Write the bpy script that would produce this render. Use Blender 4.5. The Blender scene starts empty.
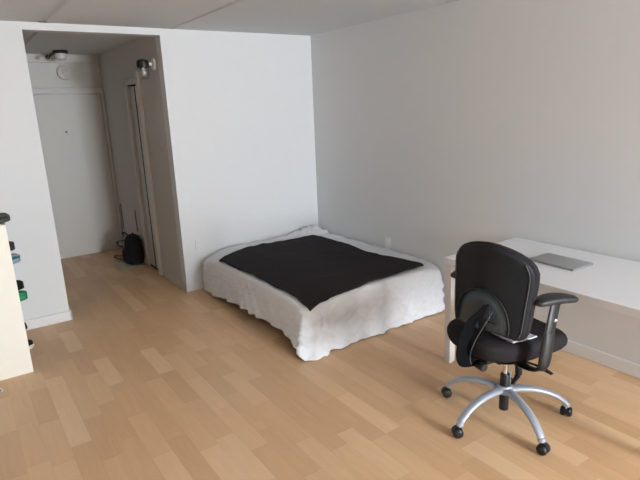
import bpy, bmesh, math, random
from mathutils import Vector, Matrix, noise
PI = math.pi
random.seed(7)
S = bpy.context.scene
COL = S.collection

# ------------------------------------------------------------------ materials
def new_mat(name, col, rough=.6, metal=0., spec=.5):
    m = bpy.data.materials.new(name); m.use_nodes = True
    b = m.node_tree.nodes['Principled BSDF']
    b.inputs['Base Color'].default_value = (*col, 1)
    b.inputs['Roughness'].default_value = rough
    b.inputs['Metallic'].default_value = metal
    b.inputs['Specular IOR Level'].default_value = spec
    return m, m.node_tree.nodes, m.node_tree.links, b

def noisy(name, col, rough=.6, scale=40., var=.06, bump=.1, dist=.002, metal=0., spec=.5, stretch=(1, 1, 1), detail=4):
    """plain colour with a little procedural variation and bump"""
    m, N, L, b = new_mat(name, col, rough, metal, spec)
    tc = N.new('ShaderNodeTexCoord'); mp = N.new('ShaderNodeMapping')
    mp.inputs['Scale'].default_value = stretch
    n = N.new('ShaderNodeTexNoise'); n.inputs['Scale'].default_value = scale; n.inputs['Detail'].default_value = detail
    L.new(tc.outputs['Object'], mp.inputs[0]); L.new(mp.outputs[0], n.inputs['Vector'])
    r = N.new('ShaderNodeMapRange')
    r.inputs['To Min'].default_value = 1 - var; r.inputs['To Max'].default_value = 1 + var
    L.new(n.outputs['Fac'], r.inputs['Value'])
    mx = N.new('ShaderNodeVectorMath'); mx.operation = 'SCALE'
    mx.inputs[0].default_value = col
    L.new(r.outputs[0], mx.inputs['Scale']); L.new(mx.outputs[0], b.inputs['Base Color'])
    bp = N.new('ShaderNodeBump'); bp.inputs['Strength'].default_value = bump; bp.inputs['Distance'].default_value = dist
    L.new(n.outputs['Fac'], bp.inputs['Height']); L.new(bp.outputs[0], b.inputs['Normal'])
    return m

def floor_mat():
    m, N, L, b = new_mat('laminate_floor', (.5, .33, .2), .42)
    def math_(op, a=None, c=None):
        n = N.new('ShaderNodeMath'); n.operation = op
        for i, v in enumerate((a, c)):
            if v is None: continue
            if isinstance(v, (int, float)): n.inputs[i].default_value = v
            else: L.new(v, n.inputs[i])
        return n.outputs[0]
    tc = N.new('ShaderNodeTexCoord'); sx = N.new('ShaderNodeSeparateXYZ'); L.new(tc.outputs['Object'], sx.inputs[0])
    X, Y = sx.outputs['X'], sx.outputs['Y']
    w = .108
    row = math_('FLOOR', math_('DIVIDE', X, w))
    wn = N.new('ShaderNodeTexWhiteNoise'); wn.noise_dimensions = '1D'; L.new(row, wn.inputs['W'])
    yy = math_('DIVIDE', math_('ADD', Y, math_('MULTIPLY', wn.outputs['Value'], 3.7)), .46)
    blk = math_('FLOOR', yy)
    cv = N.new('ShaderNodeCombineXYZ'); L.new(row, cv.inputs[0]); L.new(blk, cv.inputs[1])
    w2 = N.new('ShaderNodeTexWhiteNoise'); w2.noise_dimensions = '2D'; L.new(cv.outputs[0], w2.inputs['Vector'])
    ramp = N.new('ShaderNodeValToRGB'); e = ramp.color_ramp.elements
    e[0].position = 0; e[0].color = FLOOR[0]; e[1].position = 1; e[1].color = FLOOR[3]
    k = e.new(.4); k.color = FLOOR[1]; k = e.new(.78); k.color = FLOOR[2]
    L.new(w2.outputs['Value'], ramp.inputs[0])
    # grain, stretched along the planks, shifted per block
    sh = N.new('ShaderNodeVectorMath'); sh.operation = 'MULTIPLY_ADD'
    L.new(w2.outputs['Color'], sh.inputs[0]); sh.inputs[1].default_value = (9, 9, 9)
    mp = N.new('ShaderNodeMapping'); mp.inputs['Scale'].default_value = (22, 2.4, 1)
    L.new(tc.outputs['Object'], mp.inputs[0]); L.new(mp.outputs[0], sh.inputs[2])
    g = N.new('ShaderNodeTexNoise'); g.inputs['Scale'].default_value = 1.6; g.inputs['Detail'].default_value = 5
    g.inputs['Distortion'].default_value = .6; L.new(sh.outputs[0], g.inputs['Vector'])
    gr = N.new('ShaderNodeMapRange'); gr.inputs['To Min'].default_value = .9; gr.inputs['To Max'].default_value = 1.1
    L.new(g.outputs['Fac'], gr.inputs['Value'])
    # thin joint lines
    fx = math_('FRACT', math_('DIVIDE', X, w)); fy = math_('FRACT', yy)
    ex = math_('LESS_THAN', fx, .015); ey = math_('LESS_THAN', fy, .006)
    ln = math_('SUBTRACT', 1.0, math_('MULTIPLY', math_('MAXIMUM', ex, ey), .12))
    sc = N.new('ShaderNodeVectorMath'); sc.operation = 'SCALE'
    L.new(ramp.outputs[0], sc.inputs[0]); L.new(math_('MULTIPLY', gr.outputs[0], ln), sc.inputs['Scale'])
    L.new(sc.outputs[0], b.inputs['Base Color'])
    return m
FLOOR = [(.61, .38, .208, 1), (.65, .415, .23, 1), (.69, .455, .257, 1), (.74, .51, .31, 1)]

M = {}
M['floor'] = floor_mat()
M['wall'] = noisy('white_wall_paint', (.71, .722, .73), .75, 9, .015, .06, .001, spec=.25)
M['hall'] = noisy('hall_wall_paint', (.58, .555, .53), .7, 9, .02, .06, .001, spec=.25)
M['ceiling'] = noisy('textured_ceiling_paint', (.64, .66, .675), .9, 120, .05, .25, .002, spec=.1)
M['trim'] = noisy('white_gloss_paint', (.74, .74, .74), .45, 25, .02, .03, .001)
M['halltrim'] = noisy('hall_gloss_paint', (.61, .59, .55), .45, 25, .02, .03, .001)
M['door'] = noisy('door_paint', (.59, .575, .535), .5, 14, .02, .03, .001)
M['dark'] = noisy('black_track_and_gap_shade', (.012, .011, .01), .9, 20, .1, 0)
M['sheet'] = noisy('white_sheet_cotton', (.735, .75, .775), .9, 26, .03, .5, .012, spec=.1)
M['blanket'] = noisy('black_fleece', (.028, .0235, .026), .95, 160, .25, .5, .004, spec=.15)
M['mattress'] = noisy('mattress_ticking', (.5, .49, .46), .9, 60, .05, .2)
M['base'] = noisy('bed_base_fabric', (.05, .042, .036), .9, 90, .15, .2)
M['seat'] = noisy('charcoal_seat_fabric', (.025, .022, .025), .92, 300, .3, .4, .002, spec=.15)
M['shell'] = noisy('black_back_plastic', (.0095, .0125, .0165), .6, 200, .1, .15, .001, spec=.3)
M['matte'] = noisy('matte_black_fabric', (.0065, .007, .008), .95, 220, .15, .2, .001, spec=.05)
M['panel'] = noisy('smooth_grey_plastic', (.028, .043, .058), .32, 60, .06, .03, .001, spec=.6)
M['plastic'] = noisy('black_plastic', (.010, .0115, .0135), .45, 120, .08, .08, .001)
M['rubber'] = noisy('arm_pad_polyurethane', (.013, .0145, .017), .5, 120, .08, .12, .001)
M['silver'] = noisy('silver_painted_metal', (.42, .47, .55), .34, 60, .03, .02, .001, metal=.35)
M['chrome'] = noisy('chrome', (.72, .73, .75), .15, 20, .02, 0, metal=1.)
M['piping'] = noisy('grey_piping_and_highlight', (.085, .09, .095), .5, 60, .05, .05)
M['desk'] = noisy('white_desk_laminate', (.76, .77, .79), .3, 30, .01, .01, .001)
M['deskedge'] = noisy('white_desk_edge', (.70, .70, .69), .45, 30, .02, .02, .001)
M['deskleg'] = noisy('white_desk_leg', (.70, .69, .67), .45, 30, .02, .02, .001)
M['laptop'] = noisy('grey_aluminium', (.36, .37, .375), .35, 90, .03, .02, .001, metal=.5)
M['cream'] = noisy('cream_melamine', (.86, .85, .76), .5, 20, .015, .02, .001)
M['black'] = noisy('black_nylon', (.005, .005, .005), .95, 90, .2, .4, .004)
M['paper'] = noisy('crumpled_paper', (.50, .47, .42), .85, 30, .1, .3, .004)
M['blackmetal'] = noisy('black_enamel', (.012, .012, .010), .4, 40, .1, .05)
M['plate'] = noisy('ivory_switch_plastic', (.86, .86, .86), .4, 30, .02, .01)
M['cord'] = noisy('brown_cord', (.10, .075, .05), .7, 50, .1, .1)
M['white'] = noisy('white_cable', (.8, .79, .75), .5, 50, .03, .05)
M['green'] = noisy('green_rubber', (.0, .22, .085), .5, 60, .1, .1)
M['teal'] = noisy('teal_knit', (.0, .11, .085), .7, 90, .15, .3)
M['bluegrey'] = noisy('blue_grey_rubber', (.26, .31, .42), .6, 60, .1, .15)
M['plum'] = noisy('dark_plum_suede', (.03, .022, .026), .85, 90, .2, .3)
M['olive'] = noisy('dark_olive_leather', (.035, .036, .027), .6, 50, .15, .2)
M['offwhite'] = noisy('offwhite_rubber', (.62, .58, .51), .6, 50, .08, .1)
M['cloth'] = noisy('pale_lavender_cloth', (.66, .66, .74), .85, 60, .06, .3)
gm, gN, gL, gb = new_mat('clear_lamp_glass', (.95, .95, .93), .04)
gb.inputs['Transmission Weight'].default_value = 1; gb.inputs['IOR'].default_value = 1.2
M['glass'] = gm
M['frost'] = noisy('frosted_lamp_glass', (.62, .61, .58), .25, 30, .03, .02)

# ------------------------------------------------------------------ helpers
def link(o, parent=None):
    COL.objects.link(o)
    if parent is not None: o.parent = parent
    return o

def obj(name, bm, mat, parent=None, smooth=True, angle=40):
    bmesh.ops.remove_doubles(bm, verts=bm.verts, dist=1e-6)
    bmesh.ops.recalc_face_normals(bm, faces=bm.faces)
    me = bpy.data.meshes.new(name); bm.to_mesh(me); bm.free()
    for mm in (mat if isinstance(mat, (list, tuple)) else [mat]): me.materials.append(mm)
    if smooth:
        for p in me.polygons: p.use_smooth = True
        try: me.set_sharp_from_angle(angle=math.radians(angle))
        except Exception: pass
    o = bpy.data.objects.new(name, me)
    return link(o, parent)

def local(parent_loc, o):
    """geometry was written in world coordinates: bring it under a parent that stands at parent_loc"""
    o.data.transform(Matrix.Translation(-Vector(parent_loc))); return o

def thing(name, label, cat, loc=(0, 0, 0), group=None):
    o = bpy.data.objects.new(name, None); o.empty_display_size = .05
    link(o); o.location = loc; o['label'] = label; o['category'] = cat
    if group: o['group'] = group
    return o

def tag(o, label, cat, group=None):
    o['label'] = label; o['category'] = cat
    if group: o['group'] = group
    return o

def struct(o): o['kind'] = 'structure'; return o

def BM(): return bmesh.new()

def box(bm, x0, x1, y0, y1, z0, z1, bev=0., seg=2, mi=0):
    vs = [bm.verts.new(p) for p in [(x0, y0, z0), (x1, y0, z0), (x1, y1, z0), (x0, y1, z0), (x0, y0, z1), (x1, y0, z1), (x1, y1, z1), (x0, y1, z1)]]
    fs = [bm.faces.new([vs[i] for i in f]) for f in [(0, 3, 2, 1), (4, 5, 6, 7), (0, 1, 5, 4), (1, 2, 6, 5), (2, 3, 7, 6), (3, 0, 4, 7)]]
    for f in fs: f.material_index = mi
    if bev > 0:
        es = list({e for f in fs for e in f.edges})
        bmesh.ops.bevel(bm, geom=es, offset=bev, segments=seg, affect='EDGES', profile=.5)
    return vs

def ring_bridge(bm, rings, cap=True, closed=True, mi=0):
    n = len(rings[0])
    for a, b in zip(rings[:-1], rings[1:]):
        for i in range(n if closed else n - 1):
            j = (i + 1) % n
            try: bm.faces.new((a[i], a[j], b[j], b[i])).material_index = mi
            except ValueError: pass
    if cap:
        for r in (rings[0], rings[-1]):
            try: bm.faces.new(r).material_index = mi
            except ValueError: pass

def smooth_path(pts, n=8):
    """Catmull-Rom through the points (lists of any dimension)"""
    out = []
    P = [pts[0]] + list(pts) + [pts[-1]]
    for i in range(1, len(P) - 2):
        p0, p1, p2, p3 = P[i - 1], P[i], P[i + 1], P[i + 2]
        for k in range(n):
            t = k / n
            out.append([.5 * ((2 * b) + (-a + c) * t + (2 * a - 5 * b + 4 * c - d) * t * t + (-a + 3 * b - 3 * c + d) * t ** 3) for a, b, c, d in zip(p0, p1, p2, p3)])
    out.append(list(pts[-1])); return out

def tube(bm, pts, r, seg=12, up=(0, 0, 1), sub=6, mi=0):
    """r: number, or list of (half width, half height) per control point"""
    ctl = []
    for i, p in enumerate(pts):
        rr = r if isinstance(r, (int, float)) else r[i]
        if isinstance(rr, (int, float)): rr = (rr, rr)
        ctl.append([*p, *rr])
    ctl = smooth_path(ctl, sub) if sub > 1 else ctl
    rings = []
    for i, c in enumerate(ctl):
        p = Vector(c[:3]); a = Vector(ctl[max(i - 1, 0)][:3]); b = Vector(ctl[min(i + 1, len(ctl) - 1)][:3])
        d = (b - a).normalized(); u = Vector(up)
        if abs(d.dot(u)) > .98: u = Vector((1, 0, 0)) if abs(d.x) < .9 else Vector((0, 1, 0))
        s = d.cross(u).normalized(); v = s.cross(d).normalized()
        rings.append([bm.verts.new(p + s * (c[3] * math.cos(2 * PI * k / seg)) + v * (c[4] * math.sin(2 * PI * k / seg))) for k in range(seg)])
    ring_bridge(bm, rings, mi=mi)

def lathe(bm, prof, origin=(0, 0, 0), axis=(0, 0, 1), seg=24, mi=0):
    """prof: (radius, height along axis)"""
    a = Vector(axis).normalized(); t = Vector((1, 0, 0)) if abs(a.x) < .9 else Vector((0, 1, 0))
    s = a.cross(t).normalized(); v = a.cross(s).normalized(); o = Vector(origin)
    rings = []
    for r, h in prof:
        r = max(r, 1e-4)
        rings.append([bm.verts.new(o + a * h + s * (r * math.cos(2 * PI * k / seg)) + v * (r * math.sin(2 * PI * k / seg))) for k in range(seg)])
    ring_bridge(bm, rings, mi=mi)

def fbm(x, y, z=0., o=3): return noise.fractal(Vector((x, y, z)), 1., 2., o)

# ------------------------------------------------------------------ room shell
H = 2.44; XL, XR = -2.668, -1.598; HY = 2.273; XW = -6.5; YF = -9.0; ZO = 2.385; HXL = -2.78
b = BM(); box(b, XW - .15, .15, YF - .15, HY + .15, -.1, 0)
struct(obj('floor', b, M['floor'], smooth=False))
# ceiling slab with two recessed joints between the cast panels
b = BM(); xs = [XW - .15, -2.555, -2.475, -1.515, -1.475, .15]
zs = {1: .014, 3: .008}
prof = [(xs[0], H), (xs[1], H), (xs[1] + .015, H + .014), (xs[2] - .015, H + .014), (xs[2], H), (xs[3], H), (xs[3] + .01, H + .012), (xs[4] - .01, H + .012), (xs[4], H), (xs[5], H), (xs[5], H + .15), (xs[0], H + .15)]
r0 = [b.verts.new((x, YF - .15, z)) for x, z in prof]; r1 = [b.verts.new((x, HY + .15, z)) for x, z in prof]
ring_bridge(b, [r0, r1]); struct(obj('ceiling', b, M['ceiling'], smooth=False))
b = BM(); box(b, 0, .12, YF, HY + .12, 0, H); struct(obj('wall_right', b, M['wall'], smooth=False))
b = BM(); box(b, XW - .12, XW, YF, .12, 0, H); struct(obj('wall_left', b, M['wall'], smooth=False))
b = BM()
box(b, XW, XL, 0, .12, 0, H); box(b, XR, 0, 0, .12, 0, H); box(b, XL, XR, 0, .12, ZO, H)
struct(obj('wall_back', b, M['wall'], smooth=False))
# entrance hall
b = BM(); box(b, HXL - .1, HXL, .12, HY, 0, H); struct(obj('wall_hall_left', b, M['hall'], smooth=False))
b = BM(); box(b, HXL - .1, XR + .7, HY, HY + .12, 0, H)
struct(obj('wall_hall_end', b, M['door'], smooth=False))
D0, D1, DZ = .77, 1.20, 2.03
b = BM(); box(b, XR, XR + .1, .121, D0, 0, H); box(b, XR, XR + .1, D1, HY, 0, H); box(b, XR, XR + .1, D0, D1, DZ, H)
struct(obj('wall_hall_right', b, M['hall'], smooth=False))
# skirting of the closet behind the sliding door
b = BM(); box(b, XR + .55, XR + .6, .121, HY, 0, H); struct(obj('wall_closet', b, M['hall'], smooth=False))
# hall ceiling cove strip
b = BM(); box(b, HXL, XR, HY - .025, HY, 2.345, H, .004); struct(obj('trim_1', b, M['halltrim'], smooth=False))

# window wall behind the camera
WX0, WX1, WZ0, WZ1 = -1.3, -.10, .9, 2.34
b = BM()
box(b, XW, WX0, YF - .12, YF, 0, H); box(b, WX1, 0, YF - .12, YF, 0, H)
box(b, WX0, WX1, YF - .12, YF, 0, WZ0); box(b, WX0, WX1, YF - .12, YF, WZ1, H)
struct(obj('wall_front', b, M['wall'], smooth=False))
b = BM()
for x0, x1 in ((WX0, WX0 + .05), (-.72, -.68), (WX1 - .05, WX1)): box(b, x0, x1, YF - .09, YF - .03, WZ0, WZ1, .004)
for z0, z1 in ((WZ0, WZ0 + .05), (WZ1 - .05, WZ1)): box(b, WX0, WX1, YF - .09, YF - .03, z0, z1, .004)
wf = struct(obj('window_1', b, M['trim'], smooth=False))
b = BM(); box(b, WX0 - .05, WX1 + .05, YF - .02, YF + .1, WZ0 - .03, WZ0, .005); struct(obj('trim_2', b, M['trim'], smooth=False))

# baseboards
def board(name, boxes, mat):
    b = BM()
    for q in boxes: box(b, *q, .005)
    return struct(obj(name, b, mat, smooth=False))
BB = .088; T = .016
board('baseboard_back', [(XW, XL + T, -T, 0, 0, BB), (XR - T, 0, -T, 0, 0, BB), (XL, XL + T, -T, .12, 0, BB)], M['trim'])
board('baseboard_right', [(-T, 0, YF, -T, 0, BB)], M['trim'])
board('baseboard_left', [(XW, XW + T, YF, -T, 0, BB)], M['trim'])
board('baseboard_hall', [(XR - T, XR, -T, D0 - .1, 0, BB), (XR - T, XR, D1 + .07, HY - .034, 0, BB)], M['halltrim'])

# door_1: entrance door at the end of the hall
dp = (-2.13, HY, 0)
d1 = bpy.data.objects.new('door_1', None); link(d1); d1.location = dp; struct(d1)
b = BM(); box(b, -2.60, -1.642, HY - .012, HY + .002, .004, 1.985, .003)
local(dp, obj('door_panel', b, M['door'], d1, smooth=False))
b = BM()
for q in ((-1.638, -1.60), (-2.68, -2.605)): box(b, *q, HY - .03, HY + .002, 0, 2.06, .006)
box(b, -2.68, -1.60, HY - .0305, HY + .002, 1.992, 2.06, .006)
local(dp, obj('door_frame', b, M['door'], d1, smooth=False))
b = BM(); lathe(b, [(.001, .012), (.011, .012), (.013, .008), (.013, 0)], (-2.09, HY - .012, 1.547), (0, -1, 0), 16)
local(dp, obj('peephole', b, M['blackmetal'], d1))
b = BM()
lathe(b, [(.026, 0), (.026, .006), (.012, .01), (.012, .04), (.026, .048), (.028, .06), (.02, .07), (.001, .072)], (-2.54, HY - .012, 1.0), (0, -1, 0), 20)
k = local(dp, obj('door_knob', b, M['chrome'], d1)); k['label'] = 'chrome knob of the entrance door'

# door_2: narrow sliding closet door in the hall's right wall
dp = (XR, .98, 0)
d2 = bpy.data.objects.new('door_2', None); link(d2); d2.location = dp; struct(d2)
b = BM()
box(b, XR - .035, XR + .005, D0 - .055, D0 + .005, 0, DZ + .11, .004)       # near jamb stands proud
box(b, XR - .016, XR + .005, D1 - .005, D1 + .05, 0, DZ + .05, .004)
box(b, XR - .016, XR + .005, D0, D1 + .05, DZ - .005, DZ + .05, .004)
local(dp, obj('door_frame', b, M['halltrim'], d2, smooth=False))
b = BM(); box(b, XR + .02, XR + .045, 1.03, D1 - .004, .012, DZ - .02, .003)
local(dp, obj('door_panel', b, M['halltrim'], d2, smooth=False))
b = BM(); box(b, XR + .02, XR + .045, D0 + .006, 1.0, .012, DZ - .02, .003)
local(dp, obj('door_panel', b, M['halltrim'], d2, smooth=False))
b = BM(); box(b, XR + .008, XR + .085, D0 + .006, D1 - .006, 0, .011, .002)
o = local(dp, obj('floor_track', b, M['dark'], d2, smooth=False)); o['label'] = 'black floor track'
b = BM(); box(b, XR + .008, XR + .085, D0 + .006, D1 - .006, DZ - .015, DZ - .006)
local(dp, obj('top_track', b, M['dark'], d2, smooth=False))
b = BM(); box(b, XR + .018, XR + .048, 1.0, 1.026, .012, DZ - .016)  # near-black strip paints the shade of the open gap between the leaves
o = local(dp, obj('gap_shade_strip', b, M['dark'], d2, smooth=False)); o['label'] = 'dark strip painting the shade in the gap between the sliding leaves'

# ------------------------------------------------------------------ wall plates and lamps
def plate(name, label, cat, p, n, w=.07, h=.115, kind='outlet', mat='plate'):
    t = thing(name, label, cat, p); n = Vector(n); s = Vector((0, 0, 1)).cross(n)
    def bx(bm, cu, cz, hw, hz, d0, d1, bev):
        vs = box(bm, -hw, hw, -hz, hz, d0, d1, bev)
    def add(nm, cu, cz, hw, hz, d0, d1, bev, m):
        bm = BM(); box(bm, cu - hw, cu + hw, cz - hz, cz + hz, d0, d1, bev)
        R = Matrix((s, Vector((0, 0, 1)), n)).transposed().to_4x4()
        o = obj(nm, bm, m, t, smooth=False); o.data.transform(R); return o
    add('cover_plate', 0, 0, w / 2, h / 2, 0, .006, .002, M[mat])
    if kind == 'outlet':
        for cz in (.024, -.024): add('socket', 0, cz, .016, .015, .0055, .009, .002, M[mat])
    elif kind == 'switch': add('toggle', 0, 0, .006, .013, .0055, .018, .002, M[mat])
    return t
plate('wall_outlet', 'white power outlet on right wall above the bed', 'outlet', (0, -1.169, .43), (-1, 0, 0))
plate('wall_outlet', 'painted-over outlet plate low on back wall left of bed', 'outlet', (-1.435, 0, .455), (0, -1, 0), kind='outlet', mat='wall')
plate('light_switch', 'white light switch on hall wall right of the narrow closet door', 'switch', (XR, .30, 1.385), (-1, 0, 0), kind='switch', mat='hall')

# jelly-jar sconce on the hall's right wall
p = (XR, .235, 2.15)
t = thing('wall_lamp', 'black-capped clear glass jar lamp on the hall side wall', 'lamp', p)
b = BM(); lathe(b, [(.055, 0), (.055, .008), (.048, .018), (.02, .024), (.001, .025)], (0, 0, .01), (-1, 0, 0)); o = obj('wall_base', b, M['plate'], t); o['label'] = 'white round wall base'
b = BM(); tube(b, [(-.02, 0, .01), (-.05, 0, .015), (-.075, 0, .012)], .014); obj('arm', b, M['plate'], t)
b = BM(); lathe(b, [(.001, .055), (.03, .053), (.052, .04), (.056, .02), (.056, -.02), (.05, -.02), (.048, 0), (.001, .0)], (-.105, 0, 0)); o = obj('cap', b, M['blackmetal'], t); o['label'] = 'black metal cap'
b = BM(); lathe(b, [(.044, -.012), (.048, -.04), (.047, -.09), (.036, -.115), (.001, -.122), (.001, -.118), (.033, -.111), (.043, -.088), (.044, -.04), (.04, -.012)], (-.105, 0, 0)); o = obj('glass_jar', b, M['glass'], t); o['label'] = 'clear glass jar'
b = BM(); lathe(b, [(.013, 0), (.014, -.025), (.026, -.05), (.028, -.068), (.018, -.088), (.001, -.094)], (-.105, 0, 0)); obj('bulb', b, M['frost'], t)

# ceiling lamp in the hall
p = (-2.09, 1.874, H)
t = thing('ceiling_lamp', 'small dark-rimmed lamp with side knob on the hall ceiling', 'lamp', p)
b = BM(); lathe(b, [(.001, 0), (.075, 0), (.08, -.01), (.08, -.03), (.07, -.034), (.001, -.034)]); o = obj('rim', b, M['blackmetal'], t); o['label'] = 'dark metal rim'
b = BM(); lathe(b, [(.001, -.03), (.062, -.03), (.066, -.05), (.062, -.085), (.045, -.1), (.001, -.105)]); o = obj('glass_shade', b, M['frost'], t); o['label'] = 'frosted glass shade'
b = BM(); tube(b, [(-.06, -.01, -.025), (-.1, -.02, -.045), (-.13, -.03, -.07)], [.018, .012, .013]); lathe(b, [(.001, -.02), (.018, -.018), (.024, 0), (.018, .018), (.001, .02)], (-.137, -.032, -.075), (-.6, 0, -.5), 16)
obj('knob', b, M['blackmetal'], t)

# smoke alarm over the entrance door
p = (-2.01, HY, 2.235)
t = thing('smoke_alarm', 'round white smoke alarm on wall over the entrance door', 'alarm', p)
b = BM(); lathe(b, [(.001, 0), (.083, 0), (.083, .012), (.078, .03), (.055, .036), (.001, .036)], axis=(0, -1, 0), seg=36); obj('housing', b, M['halltrim'], t)
b = BM(); lathe(b, [(.034, .034), (.034, .043), (.028, .046), (.001, .047)], (.005, 0, -.002), axis=(0, -1, 0), seg=28); obj('sensor_cap', b, M['halltrim'], t)

# ------------------------------------------------------------------ bed
BX0, BX1, BY0, BY1 = -1.41, -.048, -1.875, -.06
def ztop(x, y):
    """top of the made bed: sags to the corners, lies in soft wrinkles"""
    u = (x - (BX0 + BX1) / 2) / ((BX1 - BX0) / 2); v = (y - (BY0 + BY1) / 2) / ((BY1 - BY0) / 2)
    z = .40 - .012 * max(0, (v + 1) / 2) - .018 * abs(u) ** 6 - .012 * abs(v) ** 6 - .05 * max(0, abs(u * v)) ** 7
    if v > .5 and u < -.5: z -= .035 * ((-u - .5) * 2) ** 1.5 * ((v - .5) * 2)
    z += .004 * fbm(x * 4, y * 4, 1.3) + .0025 * fbm(x * 11, y * 11, 4.)
    return z
t = thing('bed', 'low double bed base with mattress under the white sheet', 'bed', ((BX0 + BX1) / 2, (BY0 + BY1) / 2, 0))
bl = t.location.copy()
b = BM(); box(b, BX0 + .03, BX1 - .03, BY0 + .05, BY1 - .03, .075, .17, .015); local(bl, obj('bed_base', b, M['base'], t))
b = BM(); box(b, BX0 + .035, BX1 - .035, BY0 + .035, BY1 - .035, .171, .325, .06, 4); local(bl, obj('mattress', b, M['mattress'], t))
for x in (BX0 + .12, BX1 - .12):
    for y in (BY0 + .16, BY1 - .14):
        b = BM(); lathe(b, [(.022, 0), (.026, .01), (.03, .074)], (x, y, 0), seg=16); local(bl, obj('leg', b, M['base'], t))

def hem(x, y, n):
    """height of the sheet's hem above the floor around the bed"""
    if n.y < -.7: return .006 + .004 * fbm(x * 5, 0, 2.)
    if n.x < -.5 or (n.x < 0 and n.y < 0):
        pts = [(-2., .004), (-1.86, .010), (-1.84, .055), (-1.72, .092), (-1.3, .094), (-.9, .085), (-.55, .05), (-.3, .02), (0., .01)]
        for (a, za), (c, zc) in zip(pts[:-1], pts[1:]):
            if a <= y <= c: return za + (zc - za) * (y - a) / (c - a) + .006 * fbm(y * 6, 3., 1.)
    return .02
NX, NY, K, RC = 126, 170, 44, .07
hx, hy = (BX1 - BX0) / 2, (BY1 - BY0) / 2; cx, cy = (BX0 + BX1) / 2, (BY0 + BY1) / 2
b = BM(); grid = {}; nrm = {}
for i in range(NX + 1):
    for j in range(NY + 1):
        x = -hx + 2 * hx * i / NX; y = -hy + 2 * hy * j / NY
        dx, dy = max(0, abs(x) - (hx - RC)), max(0, abs(y) - (hy - RC)); sx, sy = (1 if x > 0 else -1), (1 if y > 0 else -1)
        if dx > 0 and dy > 0:
            a, c = dx / RC, dy / RC
            ex, ey = a * math.sqrt(1 - c * c / 2) * RC, c * math.sqrt(1 - a * a / 2) * RC
            x = sx * (hx - RC + ex); y = sy * (hy - RC + ey)
            n = Vector((sx * ex, sy * ey, 0)).normalized()
        else:
            n = Vector((sx, 0, 0)) if dx >= dy and dx > 0 else Vector((0, sy, 0))
        X, Y = cx + x, cy + y
        z = ztop(X, Y)
        # rumpled end of the sheet in the head corner and along the walls
        dc = math.hypot((X + .12) / .34, (Y + .10) / .16)
        if dc < 1: z += (1 - dc) ** .9 * (.045 + .11 * max(0, .45 - abs(fbm(X * 9, Y * 11, 7., 2))) + .02 * fbm(X * 25, Y * 25, 1.))
        back = max(0, (Y + .3) / .3)
        z += .045 * back * max(0, .4 - abs(fbm(X * 5, Y * 9, 5., 2)))
        rr = max(0, (X + .25) / .25)
        z += .04 * rr * max(0, .4 - abs(fbm(X * 7, Y * 5, 9., 2)))
        grid[i, j] = b.verts.new((X, Y, z)); nrm[i, j] = n
for i in range(NX):
    for j in range(NY):
        b.faces.new((grid[i, j], grid[i + 1, j], grid[i + 1, j + 1], grid[i, j + 1]))
per = [(i, 0) for i in range(NX)] + [(NX, j) for j in range(NY)] + [(i, NY) for i in range(NX, 0, -1)] + [(0, j) for j in range(NY, 0, -1)]
LEFT_FOLDS = [(-.30, -.05, .05, .012), (-.55, -.12, .035, .020), (-.80, -.16, .03, .026), (-.93, -.20, .028, .032), (-1.06, -.18, .035, .026), (-1.38, -.10, .05, .014), (-1.62, -.08, .05, .012)]
FRONT_FOLDS = [(-1.395, -.02, .02, .034), (-1.335, -.04, .022, .034), (-1.265, -.06, .024, .022), (-1.12, -.06, .045, .016), (-.88, .10, .04, .014), (-.70, .22, .035, .013), (-.45, -.12, .045, .014), (-.2, .05, .05, .016)]
rings = [[grid[q] for q in per]]
s = 0.; ss = []
for q, q2 in zip(per, per[1:] + per[:1]):
    ss.append(s); s += (grid[q].co - grid[q2].co).length
for k in range(1, K + 1):
    ring = []
    for idx, q in enumerate(per):
        v = grid[q].co; n = nrm[q]; si = ss[idx]; tt = k / K
        r = .035 if n.x < .7 and n.y < .7 else .027; drop = v.z - hem(v.x, v.y, n)
        arc = r * PI / 2
        L_ = arc + (drop - r); d = tt * L_
        if d < arc: out = r * math.sin(d / r); z = v.z - r * (1 - math.cos(d / r))
        else: out = r; z = v.z - r - (d - arc)
        tv = max(0, (d - arc) / (L_ - arc)) if L_ > arc else 0
        front = n.y < -.4; left = n.x < -.4
        wallside = (n.x > .5 or n.y > .5)
        if not wallside:
            flare = .035 if front else .012
            # pleats gathered where the side meets the front
            dcor = math.hypot(v.x - BX0, v.y - BY0)
            pl = math.exp(-(dcor / .10) ** 2)
            flare += .045 * pl
            fold = .008 * fbm(si * 4.5, tv * .6, 2.) + .003 * fbm(si * 13, tv * 1.2, 6.)
            # drape folds: ridges running down from the edge
            for lst, on_, cc in ((LEFT_FOLDS, left and not front, v.y), (FRONT_FOLDS, front, v.x)):
                if on_:
                    for c0, sl_, wd, am in lst:
                        dq = (cc - c0 - sl_ * tv) / (wd * (.5 + .8 * tv)); fold += am * (math.exp(-dq * dq) - .45 * math.exp(-(dq - 1.5) ** 2))
            q1 = abs(fbm(si * 7 + tv * 1.4, tv * 3.2, 11., 2)); q2 = abs(fbm(si * 15 - tv * 2, tv * 6, 31., 2))
            cre = (.013 if front else .007) * max(0, .35 - q1) / .35 + (.006 if front else .003) * max(0, .3 - q2) / .3 + .002 * fbm(si * 26, tv * 11, 3.)
            out += tv * flare + (tv ** .8) * fold * 1.2 + min(1, tv * 5) * cre
            out = max(out, .012 * min(1, tv * 8))
            w_ = (si * 26 + tv * .8) % 1.
            out += tv * pl * .02 * (1 - abs(2 * w_ - 1) ** 1.6)
        else:
            out += tv * .002
            out = min(out, .030)
        ring.append(b.verts.new((v.x + n.x * out, v.y + n.y * out, max(z, .004))))
    rings.append(ring)
ring_bridge(b, rings, cap=False)
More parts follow.
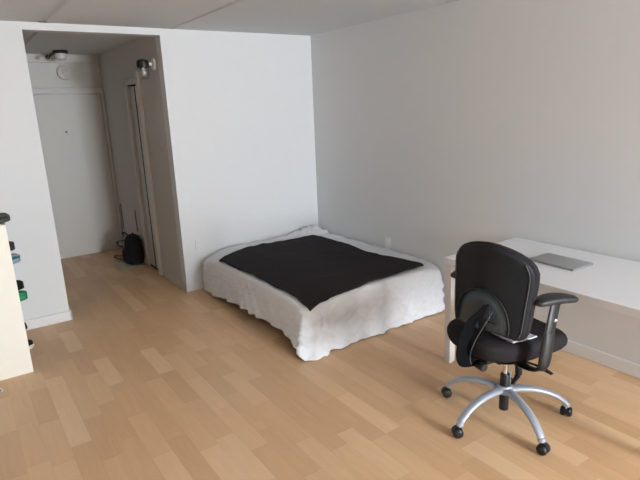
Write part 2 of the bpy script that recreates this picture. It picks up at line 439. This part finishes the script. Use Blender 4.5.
sh = obj('bed_sheet', b, M['sheet'], angle=180); tag(sh, 'rumpled white sheet hanging over the low bed to the floor', 'sheet')
md = sh.modifiers.new('thick', 'SOLIDIFY'); md.thickness = .003; md.offset = 1

# black blanket
def poly_edge(pts, n):
    L_ = [0.]
    for a, c in zip(pts[:-1], pts[1:]): L_.append(L_[-1] + math.dist(a, c))
    out = []
    for k in range(n + 1):
        d = L_[-1] * k / n
        for m_ in range(len(pts) - 1):
            if d <= L_[m_ + 1] + 1e-9:
                f = (d - L_[m_]) / (L_[m_ + 1] - L_[m_]); out.append(tuple(a + (c - a) * f for a, c in zip(pts[m_], pts[m_ + 1]))); break
    return out
e_head = [(-1.415, -.43), (-1.32, -.36), (-1.206, -.325), (-1.05, -.285), (-.898, -.27), (-.70, -.31), (-.469, -.335), (-.38, -.31), (-.286, -.30)]
e_right = [(-.286, -.30), (-.262, -.43), (-.268, -.70), (-.264, -.916), (-.31, -1.20), (-.302, -1.397), (-.226, -1.635), (-.19, -1.80), (-.205, -1.835)]
e_front = [(-1.40, -1.905), (-1.167, -1.90), (-.868, -1.88), (-.55, -1.87), (-.205, -1.835)]
e_left = [(-1.415, -.43), (-1.42, -.8), (-1.405, -1.042), (-1.415, -1.529), (-1.40, -1.905)]
nu, nv = 70, 90
A, Bq = poly_edge(e_head, nu), poly_edge(e_front, nu); Cq, Dq = poly_edge(e_left, nv), poly_edge(e_right, nv)
b = BM(); g = {}
for i in range(nu + 1):
    for j in range(nv + 1):
        u, v = i / nu, j / nv
        x, y = [(1 - v) * A[i][k] + v * Bq[i][k] + (1 - u) * Cq[j][k] + u * Dq[j][k] - ((1 - u) * (1 - v) * A[0][k] + u * (1 - v) * A[nu][k] + (1 - u) * v * Bq[0][k] + u * v * Bq[nu][k]) for k in (0, 1)]
        ed = min(u, 1 - u, v, 1 - v)
        x += .006 * fbm(y * 7, x, 3.) * (ed < .02); y += .008 * fbm(x * 7, y, 8.) * (ed < .02)
        xi, yi = min(max(x, BX0), BX1), min(max(y, BY0), BY1)
        over = max(0, BX0 - x) + max(0, BY0 - y)
        z = ztop(xi, yi) + .010 - over * .75
        z += .006 * max(0, fbm(x * 5, y * 5, 12.)) + .004 * max(0, fbm(x * 13 + 2, y * 4, 21.))
        z += .006 * max(0, 1 - ed / .03)
        g[i, j] = b.verts.new((x, y, z))
for i in range(nu):
    for j in range(nv): b.faces.new((g[i, j], g[i + 1, j], g[i + 1, j + 1], g[i, j + 1]))
bk = obj('blanket', b, M['blanket'], angle=180); tag(bk, 'black fleece blanket spread over the white sheeted bed', 'blanket')
md = bk.modifiers.new('thick', 'SOLIDIFY'); md.thickness = .008; md.offset = 1

# ------------------------------------------------------------------ desk and laptop
t = thing('desk', 'long white desk against the right wall behind the chair', 'desk', (-.39, -3.32, 0))
dl = t.location.copy()
DX0, DX1, DY0, DY1, DT = -.775, -.012, -4.08, -2.565, .742
b = BM(); box(b, DX0, DX1, DY0, DY1, DT - .044, DT, .003); local(dl, obj('tabletop', b, M['desk'], t, smooth=False))
for x in (DX0 + .004, DX1 - .056):
    for y in (DY0 + .01, DY1 - .062):
        b = BM(); box(b, x, x + .052, y, y + .052, .012, DT - .0442, .003); lg = local(dl, obj('leg', b, M['deskleg'], t, smooth=False))
        b = BM(); lathe(b, [(.018, 0), (.02, .004), (.02, .0118)], (x + .026, y + .026, 0), seg=16); local(dl, obj('foot', b, M['deskleg'], lg))
b = BM(); box(b, DX0 + .057, DX1 - .057, DY1 - .045, DY1 - .025, DT - .085, DT - .0445, .002); box(b, DX1 - .05, DX1 - .03, DY0 + .063, DY1 - .063, DT - .085, DT - .0445, .002)
local(dl, obj('apron', b, M['deskleg'], t, smooth=False))
t = thing('laptop', 'closed thin grey laptop lying on the white desk', 'laptop', (-.36, -3.116, DT))
t.rotation_euler = (0, 0, math.radians(-2.5))
b = BM(); box(b, -.10, .10, -.15, .15, .001, .008, .003); obj('base', b, M['laptop'], t)
b = BM(); box(b, -.10, .10, -.15, .15, .0085, .0145, .0025); obj('lid', b, M['laptop'], t)
b = BM(); tube(b, [(.096, -.12, .0085), (.096, .12, .0085)], .004, sub=1); obj('hinge', b, M['plastic'], t)

# ------------------------------------------------------------------ office chair
CC = (-.995, -3.216); TH = math.radians(-11); THB = math.radians(8)
ch = thing('office_chair', 'black swivel office chair with silver star base at the desk', 'chair', (*CC, 0))
def upb(o):
    o.data.transform(Matrix.Rotation(THB, 4, 'Z') @ Matrix.Translation((0, 0, .95)) @ Matrix.Rotation(math.radians(3), 4, 'X') @ Matrix.Translation((0, 0, -.95))); return o
def up(o):   # seat and back are turned about the column
    o.data.transform(Matrix.Rotation(TH, 4, 'Z')); return o
R5 = .337
for k in range(5):
    a = math.radians(104 + 72 * k); ca, sa = math.cos(a), math.sin(a)
    b = BM(); P = lambda r, z: (r * ca, r * sa, z)
    tube(b, [P(.02, .166), (P(.08, .172)), P(.17, .166), P(.26, .138), P(.317, .099), P(.337, .079)], [(.031, .018), (.026, .017), (.023, .016), (.022, .015), (.021, .014), (.020, .013)], 14)
    obj('base_arm', b, M['silver'], ch)
    b = BM()
    lathe(b, [(.018, .088), (.019, .083), (.019, .066), (.013, .062)], P(R5, 0), seg=18)
    lathe(b, [(.006, .064), (.006, .04)], P(R5, 0), seg=10)
    cst = obj('caster', b, M['silver'], ch)
    ta = a + (.8, -.5, .5, 1.1, -.9)[k]; tx, ty = math.cos(ta), math.sin(ta); o_ = Vector(P(R5, 0)) + Vector((tx, ty, 0)) * .012
    b = BM()
    n_ = Vector((-ty, tx, 0))
    # hood over the two wheels
    rings = []
    for w_ in (-.007, .007):
        rings.append([b.verts.new(o_ + n_ * w_ + Vector((tx, ty, 0)) * (.0275 * math.cos(f)) + Vector((0, 0, .0285 + .0295 * math.sin(f)))) for f in [PI * q / 22 - .1 for q in range(25)]])
    ring_bridge(b, rings)
    obj('caster_hood', b, M['plastic'], cst)
    for sgn in (-1, 1):
        b = BM(); lathe(b, [(.001, -.009), (.024, -.009), (.0268, -.007), (.0275, -.002), (.0272, .003), (.025, .008), (.02, .012), (.012, .014), (.001, .0145)], o_ + n_ * (.0168 * sgn) + Vector((0, 0, .0275)), n_ * sgn, 32)
        obj('wheel', b, M['plastic'], cst)
b = BM(); lathe(b, [(.001, .143), (.034, .143), (.04, .15), (.041, .182), (.036, .192), (.001, .193)]); obj('hub', b, M['silver'], ch)
b = BM(); lathe(b, [(.001, .045), (.024, .045), (.026, .05), (.026, .142)], seg=24); obj('column_foot', b, M['plastic'], ch)
b = BM(); lathe(b, [(.001, .194), (.026, .194), (.026, .255), (.023, .261), (.001, .261)]); obj('column_cover', b, M['plastic'], ch)
b = BM(); lathe(b, [(.014, .2615), (.014, .39)], seg=20); obj('gas_lift', b, M['chrome'], ch)
# mechanism below the seat
b = BM(); box(b, -.10, .10, -.055, .055, .355, .405, .012, 3); box(b, -.16, -.08, -.03, .03, .362, .395, .008)
up(obj('tilt_mechanism', b, M['plastic'], ch))
b = BM(); lathe(b, [(.001, -.03), (.02, -.03), (.024, -.024), (.024, .024), (.02, .03), (.001, .03)], (-.20, -.03, .372), (0, 1, 0), 20); up(obj('tension_knob', b, M['plastic'], ch))
b = BM(); tube(b, [(.01, -.01, .37), (.05, -.03, .32), (.06, -.035, .26), (.035, -.02, .20)], [(.010, .010), (.018, .014), (.02, .016), (.010, .008)], 10); up(obj('cable_boot', b, M['plastic'], ch))
b = BM(); tube(b, [(-.05, -.05, .402), (-.03, -.15, .412), (-.01, -.215, .412)], .006, 8); tube(b, [(-.012, -.205, .413), (.0, -.25, .408), (.01, -.30, .398)], [(.006, .005), (.016, .006), (.012, .004)], 12); up(obj('lever', b, M['plastic'], ch))

# seat cushion: superellipse loft
def sell(a, c, n, k, seg):
    f = 2 * PI * k / seg; cc, s_ = math.cos(f), math.sin(f)
    return (a * abs(cc) ** (2 / n) * (1 if cc >= 0 else -1), c * abs(s_) ** (2 / n) * (1 if s_ >= 0 else -1))
def seat_z(x, y):    # waterfall front edge and lifted sides
    q = x / .29
    return -.035 * max(0, q - .45) ** 2 / .3 + .022 * max(0, -q - .35) + .010 * (y / .25) ** 2
b = BM(); rings = []; SG = 64
for s_, z in [(.02, .500), (.35, .502), (.62, .504), (.80, .502), (.91, .495), (.97, .482), (1.0, .462), (1.0, .442), (.985, .424), (.95, .410), (.86, .404), (.5, .402), (.02, .402)]:
    ring = []
    for k in range(SG):
        x, y = sell(.298 * s_, .247 * s_, 3.2, k, SG)
        y *= 1 + .04 * x / .25
        ring.append(b.verts.new((x + .033, y + .052, z + .016 + seat_z(x, y) * (1 if z > .41 else .6))))
    rings.append(ring)
ring_bridge(b, rings); st = up(obj('seat', b, M['seat'], ch, angle=60))
b = BM(); rings = []
for s_, z in [(.02, .398), (.9, .398), (.93, .404), (.02, .405)]:
    rings.append([b.verts.new((*sell(.19 * s_, .17 * s_, 3., k, 40), z + .006)) for k in range(40)])
ring_bridge(b, rings); up(obj('seat_pan', b, M['plastic'], ch))

# backrest: a curved plate; (l, z) outline, f from a bowed surface
ZB, ZT = .565, 1.043
def half_w(z):
    q = (z - ZB) / (ZT - ZB)
    pts = [(0, .165), (.03, .19), (.10, .205), (.3, .212), (.5, .217), (.68, .222), (.76, .220), (.84, .205), (.90, .175), (.95, .13), (.98, .085), (1, .03)]
    for (a, wa), (c, wc) in zip(pts[:-1], pts[1:]):
        if a <= q <= c: return wa + (wc - wa) * (q - a) / (c - a)
    return .04
def back_f(l, z):    # rear surface: wraps round the sitter, slight lumbar bow
    q = (z - ZB) / (ZT - ZB)
    return -.222 + .9 * l * l - .028 * (q - .45) ** 2 * 2 + .035 * max(0, .35 - q)
def back_loft(name, mat, d0, d1, scale=1., seg=48, rows=40, front=False):
    """plate between depth d0 and d1 in front of the rear surface, edges rounded"""
    b = BM(); zc = (ZB + ZT) / 2
    outline = []
    for r in range(rows + 1):
        q = r / rows; q = .5 - .5 * math.cos(PI * q); z = ZB + (ZT - ZB) * q; outline.append((half_w(z), z))
    loop = [(w, z) for w, z in outline] + [(-w, z) for w, z in reversed(outline)]
    # concentric rings from the centre of the rear face round the edge to the centre of the front face
    prof = [(.02, 0), (.3, 0), (.6, 0), (.8, 0), (.92, 0), (.975, .12), (1., .35), (1., .65), (.975, .88), (.92, 1), (.8, 1.08), (.6, 1.15), (.3, 1.2), (.02, 1.2)]
    rings = []
    for s_, dd in prof:
        ring = []
        for l, z in loop:
            L2, Z2 = l * s_ * scale, zc + (z - zc) * s_ * (scale if scale == 1 else scale)
            ring.append(b.verts.new((back_f(L2, Z2) + d0 + (d1 - d0) * dd, L2, Z2)))
        rings.append(ring)
    ring_bridge(b, rings); return upb(obj(name, b, mat, ch, angle=50))
back_loft('backrest', M['seat'], .012, .06)
bs = back_loft('back_shell', M['shell'], -.004, .02, .965)
# piping along the side edges of the shell
for sg in (-1, 1):
    pts = []
    for r in range(12):
        z = ZB + .03 + (ZT - ZB - .10) * r / 11; l = sg * (half_w(z) * .90); pts.append((back_f(l, z) - .006, l, z))
    b = BM(); tube(b, pts, .0026, 8, sub=3); upb(obj('piping', b, M['piping'], ch))
# arched lower cover with its lip and knob
def arch(l0, w, z0, h, n=28):
    return [(l0 + w * math.cos(PI * k / n), z0 + h * (math.sin(PI * k / n) ** .8)) for k in range(n + 1)]
AL, AW, AZ, AH = .02, .15, .588, .215
b = BM(); rings = []
for s_ in (.02, .35, .7, 1.):
    rings.append([b.verts.new((back_f(AL + (l - AL) * s_, AZ + (z - AZ) * s_) - .0065, AL + (l - AL) * s_, AZ + (z - AZ) * s_)) for l, z in arch(AL, AW, AZ, AH)])
ring_bridge(b, rings, cap=False, closed=False)
ac = upb(obj('lumbar_panel', b, M['panel'], ch)); md = ac.modifiers.new('thick', 'SOLIDIFY'); md.thickness = .004; ac['label'] = 'smooth grey arched panel low on the back'
b = BM(); tube(b, [(back_f(l, z) - .008, l, z) for l, z in arch(AL, AW, AZ, AH)], .005, 8, sub=2); upb(obj('panel_lip', b, M['plastic'], ch))
b = BM(); kz = .655; tube(b, [(back_f(.05, kz + .05) - .015, -.03, kz + .05), (back_f(.05, kz) - .02, -.035, kz)], [.004, .006], 8); tube(b, [(back_f(0, kz) - .02, -.015, kz - .002), (back_f(0, kz) - .026, -.075, kz - .004)], [(.008, .008), (.006, .006)], 10); upb(obj('lumbar_lever', b, M['plastic'], ch))
# broad J-bar that carries the back
b = BM()
tube(b, [(-.08, .0, .388), (-.17, .04, .39), (-.255, .068, .412), (-.282, .072, .46), (-.276, .065, .54), (-.255, .042, .63), (-.238, -.02, .735)], [(.03, .012), (.042, .012), (.050, .013), (.055, .013), (.062, .012), (.066, .010), (.025, .006)], 18, up=(0, 1, 0))
jb = upb(obj('back_bar', b, M['matte'], ch))
b = BM(); tube(b, [(-.268, .022, .40), (-.296, .018, .46), (-.290, .003, .54), (-.267, -.026, .63), (-.248, -.055, .71)], .0022, 8)  # thin grey tube stands in for the highlight along the bar's edge
o = upb(obj('bar_highlight', b, M['piping'], jb)); o['label'] = 'grey line painting the highlight on the back bar edge'

# arms
for sg in (-1, 1):
    b = BM()
    tube(b, [(-.01, sg * .05, .392), (-.03, sg * .16, .388), (-.04, sg * .25, .41), (-.04, sg * .275, .44)], [(.03, .007), (.03, .007), (.028, .008), (.024, .012)], 14)
    up(obj('arm_bracket', b, M['plastic'], ch))
    b = BM(); tube(b, [(-.045, sg * .285, .43), (-.04, sg * .292, .465), (-.026, sg * .29, .54), (-.008, sg * .284, .615)], [(.022, .014), (.036, .018), (.038, .018), (.036, .015)], 16, up=(0, 1, 0))
    up(obj('arm_post', b, M['plastic'], ch))
    b = BM(); tube(b, [(-.012, sg * .284, .60), (.01, sg * .276, .67), (.045, sg * .258, .745), (.05, sg * .256, .757)], [(.035, .011), (.034, .011), (.034, .011), (.04, .018)], 14, up=(0, 1, 0)); up(obj('arm_stem', b, M['plastic'], ch))
    b = BM(); lathe(b, [(.009, 0), (.009, .006), (.006, .008), (.001, .008)], (.022, sg * .283, .675), (-.35, sg, 0), 14); o = up(obj('arm_button', b, M['chrome'], ch)); o['label'] = 'small bright height button'
    # pad: flattened bean
    b = BM(); rings = []
    for s_, z in [(.03, .754), (.7, .754), (.92, .758), (1., .769), (.98, .779), (.88, .786), (.6, .79), (.03, .791)]:
        rings.append([b.verts.new((q[0], q[1] + sg * .9 * q[0] * q[0], z - .6 * q[0] * q[0] - .06 * q[0])) for q in [sell(.128 * s_, .048 * s_, 2.3, k, 40) for k in range(40)]])
    ring_bridge(b, rings); o = obj('arm_pad', b, M['rubber'], ch)
    o.data.transform(Matrix.Translation((.045 if sg < 0 else -.03, sg * (.25 if sg < 0 else .275), 0)) @ Matrix.Rotation(sg * math.radians(4), 4, 'Z')); up(o)
# pale cloth left on the seat
b = BM(); cg = {}
for i in range(25):
    for j in range(25):
        x, y = -.15 + .16 * i / 24, -.205 + .215 * j / 24
        cg[i, j] = b.verts.new((x + .033, y + .043, .528 + seat_z(x, y) + .004 * fbm(x * 20, y * 20, 4.)))
for i in range(24):
    for j in range(24): b.faces.new((cg[i, j], cg[i + 1, j], cg[i + 1, j + 1], cg[i, j + 1]))
o = obj('cloth', b, M['cloth'], angle=180); o.data.transform(Matrix.Rotation(TH, 4, 'Z')); o.location = (*CC, 0)
md = o.modifiers.new('thick', 'SOLIDIFY'); md.thickness = .006; md.offset = 0
tag(o, 'pale folded cloth lying on the black chair seat', 'cloth')

# ------------------------------------------------------------------ shoe shelf
SX0, SX1, SY0, SY1 = -3.40, -3.066, -.875, -.03
t = thing('shoe_shelf', 'cream white open shelf unit at the left edge of the room', 'shelf', ((SX0 + SX1) / 2, (SY0 + SY1) / 2, 0))
sl = t.location.copy()
for y in (SY0, SY1 - .018):
    b = BM(); box(b, SX0, SX1, y, y + .018, 0, 1.058, .0015); local(sl, obj('side_panel', b, M['cream'], t, smooth=False))
b = BM(); box(b, SX0, SX0 + .006, SY0 + .0185, SY1 - .0185, .05, 1.04, 0); local(sl, obj('back_panel', b, M['cream'], t, smooth=False))
SHELF = [.14, .285, .50, .77]
for z in SHELF:
    b = BM(); box(b, SX0 + .007, SX1 - .004, SY0 + .0185, SY1 - .0185, z - .018, z, .001); local(sl, obj('shelf_board', b, M['cream'], t, smooth=False))
b = BM(); box(b, SX0 + .007, SX1, SY0 + .0185, SY1 - .0185, 1.04, 1.058, .001); local(sl, obj('top_board', b, M['cream'], t, smooth=False))

def shoe(name, label, loc, upper, sole, toe=None, rot=0., high=.095, sole_h=.03, length=.27, laces='offwhite'):
    """toe points to local +x, heel at -length/2"""
    t = thing(name, label, 'shoe', loc); t.rotation_euler = (0, 0, rot)
    def wid(q): return .030 + .020 * math.sin(PI * min(1, q * 1.05)) ** .7 if q < .93 else .036 * math.sqrt(max(0, 1 - ((q - .93) / .07) ** 2)) + .004
    n = 26
    def loft(q0, q1, zlo, zhi, inset, pad=0.):
        b = BM(); rings = []
        for i in range(n + 1):
            q = q0 + (q1 - q0) * i / n; w = max(.004, wid(q) - inset); x = -length / 2 + length * q; lo, hi = zlo(q), zhi(q)
            ring = []
            for k in range(16):
                f = 2 * PI * k / 16; c, s_ = math.cos(f), math.sin(f)
                ring.append(b.verts.new((x, w * abs(c) ** .6 * (1 if c > 0 else -1), lo + (hi - lo) * (.5 + .5 * abs(s_) ** .6 * (1 if s_ > 0 else -1)))))
            rings.append(ring)
        ring_bridge(b, rings); return b
    spring = lambda q: .012 * max(0, (q - .7) / .3) ** 2
    top = lambda q: (high if q < .42 else high - (high - .055 - sole_h * .3) * min(1, (q - .42) / .4)) - .02 * max(0, (q - .88) / .12) ** 2
    obj('sole', loft(0., 1., lambda q: spring(q), lambda q: sole_h + spring(q), 0), sole, t)
    obj('upper', loft(.015, .985, lambda q: sole_h * .8 + spring(q), lambda q: max(sole_h + .012, top(q)), .004), upper, t)
    if toe is not None: obj('toe_cap', loft(.80, .995, lambda q: sole_h * .7 + spring(q), lambda q: max(sole_h + .014, top(q) * .93), .001), toe, t)
    b = BM()
    for k in range(4):
        q = .50 + .07 * k; x = -length / 2 + length * q; z = top(q) + .001
        tube(b, [(x - .004, -.022, z - .008), (x, 0, z + .003), (x + .004, .022, z - .008)], .0035, 6, sub=3)
    obj('laces', b, M[laces], t)
    return t
def sx(tip, l=.27): return tip - l / 2
shoe('shoe', 'dark olive shoe hanging over the top of the cream shelf unit', (sx(-3.028), -.80, 1.059), M['olive'], M['olive'], None, 0, .10, .035, laces='olive')
shoe('shoe', 'blue-grey shoe with teal toe on the upper shelf, under a dark shoe', (sx(-3.012), -.79, .771), M['bluegrey'], M['bluegrey'], M['teal'], 0, .085, .04, laces='plum')
shoe('shoe', 'dark plum shoe stacked on top of the teal-toed shoe', (sx(-3.032), -.79, .858), M['plum'], M['plum'], None, 0, .11, .05, laces='plum')
shoe('shoe', 'bright green shoe on the middle shelf, under a black shoe', (sx(-3.012), -.79, .501), M['green'], M['green'], None, 0, .07, .05, laces='black')
shoe('shoe', 'black shoe stacked on top of the bright green shoe', (sx(-3.022), -.79, .580), M['black'], M['black'], None, 0, .10, .045, laces='offwhite')
shoe('shoe', 'small black shoe on the shelf below the bright green shoe', (sx(-3.048), -.79, .286), M['black'], M['black'], None, 0, .08, .02, laces='black')
shoe('shoe', 'black shoe with off-white toe on the bottom shelf', (sx(-3.028), -.79, .141), M['black'], M['offwhite'], None, 0, .12, .032, laces='black')
b = BM(); tube(b, [(-3.42, -1.04, .004), (-3.33, -.985, .004), (-3.285, -1.0, .004), (-3.268, -1.03, .004), (-3.275, -1.06, .004)], .004, 8)
tag(obj('cable', b, M['white']), 'short white cable end on floor before the cream shelf', 'cable')

# ------------------------------------------------------------------ hall corner: bag, papers, cords
bp_ = (-1.712, 1.385, .018)
t = thing('backpack', 'black backpack slumped against the hall wall by the closet door', 'bag', bp_)
b = BM(); rings = []
for s_, z in [(.05, 0), (.8, .003), (.95, .012), (1., .05), (1.02, .12), (.98, .2), (.9, .27), (.74, .315), (.5, .335), (.05, .342)]:
    ring = []
    for k in range(40):
        x, y = sell(.092 * s_, .125 * s_, 3., k, 40); d = .012 * fbm(x * 22, y * 22, z * 16) * min(1, z / .05)
        ring.append(b.verts.new((x * (1 + d * 6) + .04 * z, y * (1 + d * 6), z + d * .6)))
    rings.append(ring)
ring_bridge(b, rings); obj('body', b, M['black'], t)
b = BM(); rings = []
for s_, z in [(.05, .02), (.8, .02), (1, .05), (1, .13), (.85, .17), (.05, .18)]:
    rings.append([b.verts.new((-.075 + q[0], q[1], z)) for q in [sell(.045 * s_, .09 * s_, 3, k, 28) for k in range(28)]])
ring_bridge(b, rings); obj('front_pocket', b, M['black'], t)
b = BM(); tube(b, [(-.02, .06, .32), (-.05, .09, .355), (-.06, .13, .35), (-.05, .13, .30)], [(.014, .005)] * 4, 8); obj('strap', b, M['black'], t)
b = BM(); tube(b, [(-.07, .11, .26), (-.13, .15, .25), (-.12, .16, .2), (-.08, .12, .18)], [(.014, .005)] * 4, 8); obj('strap', b, M['black'], t)
b = BM(); tube(b, [(.02, -.03, .33), (.015, 0, .36), (.02, .03, .33)], .006, 8); obj('handle', b, M['black'], t)
b = BM(); pg = {}
for i in range(21):
    for j in range(21):
        u, v = i / 20 - .5, j / 20 - .5; x, y = -1.765 + .27 * u + .03 * v, 1.43 + .40 * v
        pg[i, j] = b.verts.new((x, y, .004 + .003 * min(1, abs(fbm(x * 12, y * 12, 2.)))))
for i in range(20):
    for j in range(20): b.faces.new((pg[i, j], pg[i + 1, j], pg[i + 1, j + 1], pg[i, j + 1]))
o = obj('paper_sheet', b, M['paper'], angle=180); md = o.modifiers.new('thick', 'SOLIDIFY'); md.thickness = .001
tag(o, 'crumpled pale paper on the floor under the black backpack', 'paper')
b = BM(); random.seed(3)
tube(b, [(-1.80 + .07 * math.cos(k * 1.9) + .012 * math.sin(k * 5), 1.70 + .10 * math.sin(k * 1.9), .014 + .018 * (k % 3)) for k in range(12)], .004, 6)
tag(obj('cord', b, M['cord']), 'tangled brown cord on the floor behind the black backpack', 'cord')
for y, z0, z1, lab in ((2.13, .28, .62, 'thin dark cord on hall wall nearer the entrance door'), (1.50, .36, .62, 'thin dark cord on hall wall straight above the black backpack')):
    b = BM(); tube(b, [(XR - .006, y, z1), (XR - .007, y + .006, z1 * .7 + z0 * .3), (XR - .006, y - .006, z0)], .0045, 6)
    tag(obj('cord', b, M['cord']), lab, 'cord')

# ------------------------------------------------------------------ light, camera, world
def area(name, loc, rot, sx_, sy_, power, col):
    l = bpy.data.lights.new(name, 'AREA'); l.shape = 'RECTANGLE'; l.size = sx_; l.size_y = sy_; l.energy = power; l.color = col
    o = bpy.data.objects.new(name, l); o.location = loc; o.rotation_euler = rot; COL.objects.link(o); return o
area('window_daylight', ((WX0 + WX1) / 2, YF - .13, (WZ0 + WZ1) / 2), (PI / 2, 0, 0), WX1 - WX0, WZ1 - WZ0, 530, (.865, .93, 1))
w = bpy.data.worlds.new('sky'); S.world = w; w.use_nodes = True
N, L = w.node_tree.nodes, w.node_tree.links
bg = N['Background']; bg.inputs['Strength'].default_value = 1.0; bg.inputs['Color'].default_value = (.75, .85, 1, 1)

cam = bpy.data.cameras.new('camera'); co = bpy.data.objects.new('camera', cam); COL.objects.link(co)
cam.sensor_width = 36; cam.lens = 523.86 * 36 / 640; cam.clip_start = .05
yaw, pit, rol = .600975, -.24877, -.0415
f = Vector((math.sin(yaw) * math.cos(pit), math.cos(yaw) * math.cos(pit), math.sin(pit)))
rt = Vector((math.cos(yaw), -math.sin(yaw), 0)); u_ = rt.cross(f)
Rv = rt * math.cos(rol) + u_ * math.sin(rol); Uv = -rt * math.sin(rol) + u_ * math.cos(rol)
mw = Matrix((Rv, Uv, -f)).transposed().to_4x4(); mw.translation = Vector((-3.27695, -4.80073, 1.71919)); co.matrix_world = mw
S.camera = co
S.view_settings.view_transform = 'Standard'; S.view_settings.look = 'None'; S.view_settings.gamma = 1
S.view_settings.exposure = 0.0; S.view_settings.use_curve_mapping = False
S.cycles.max_bounces = 10; S.cycles.diffuse_bounces = 6
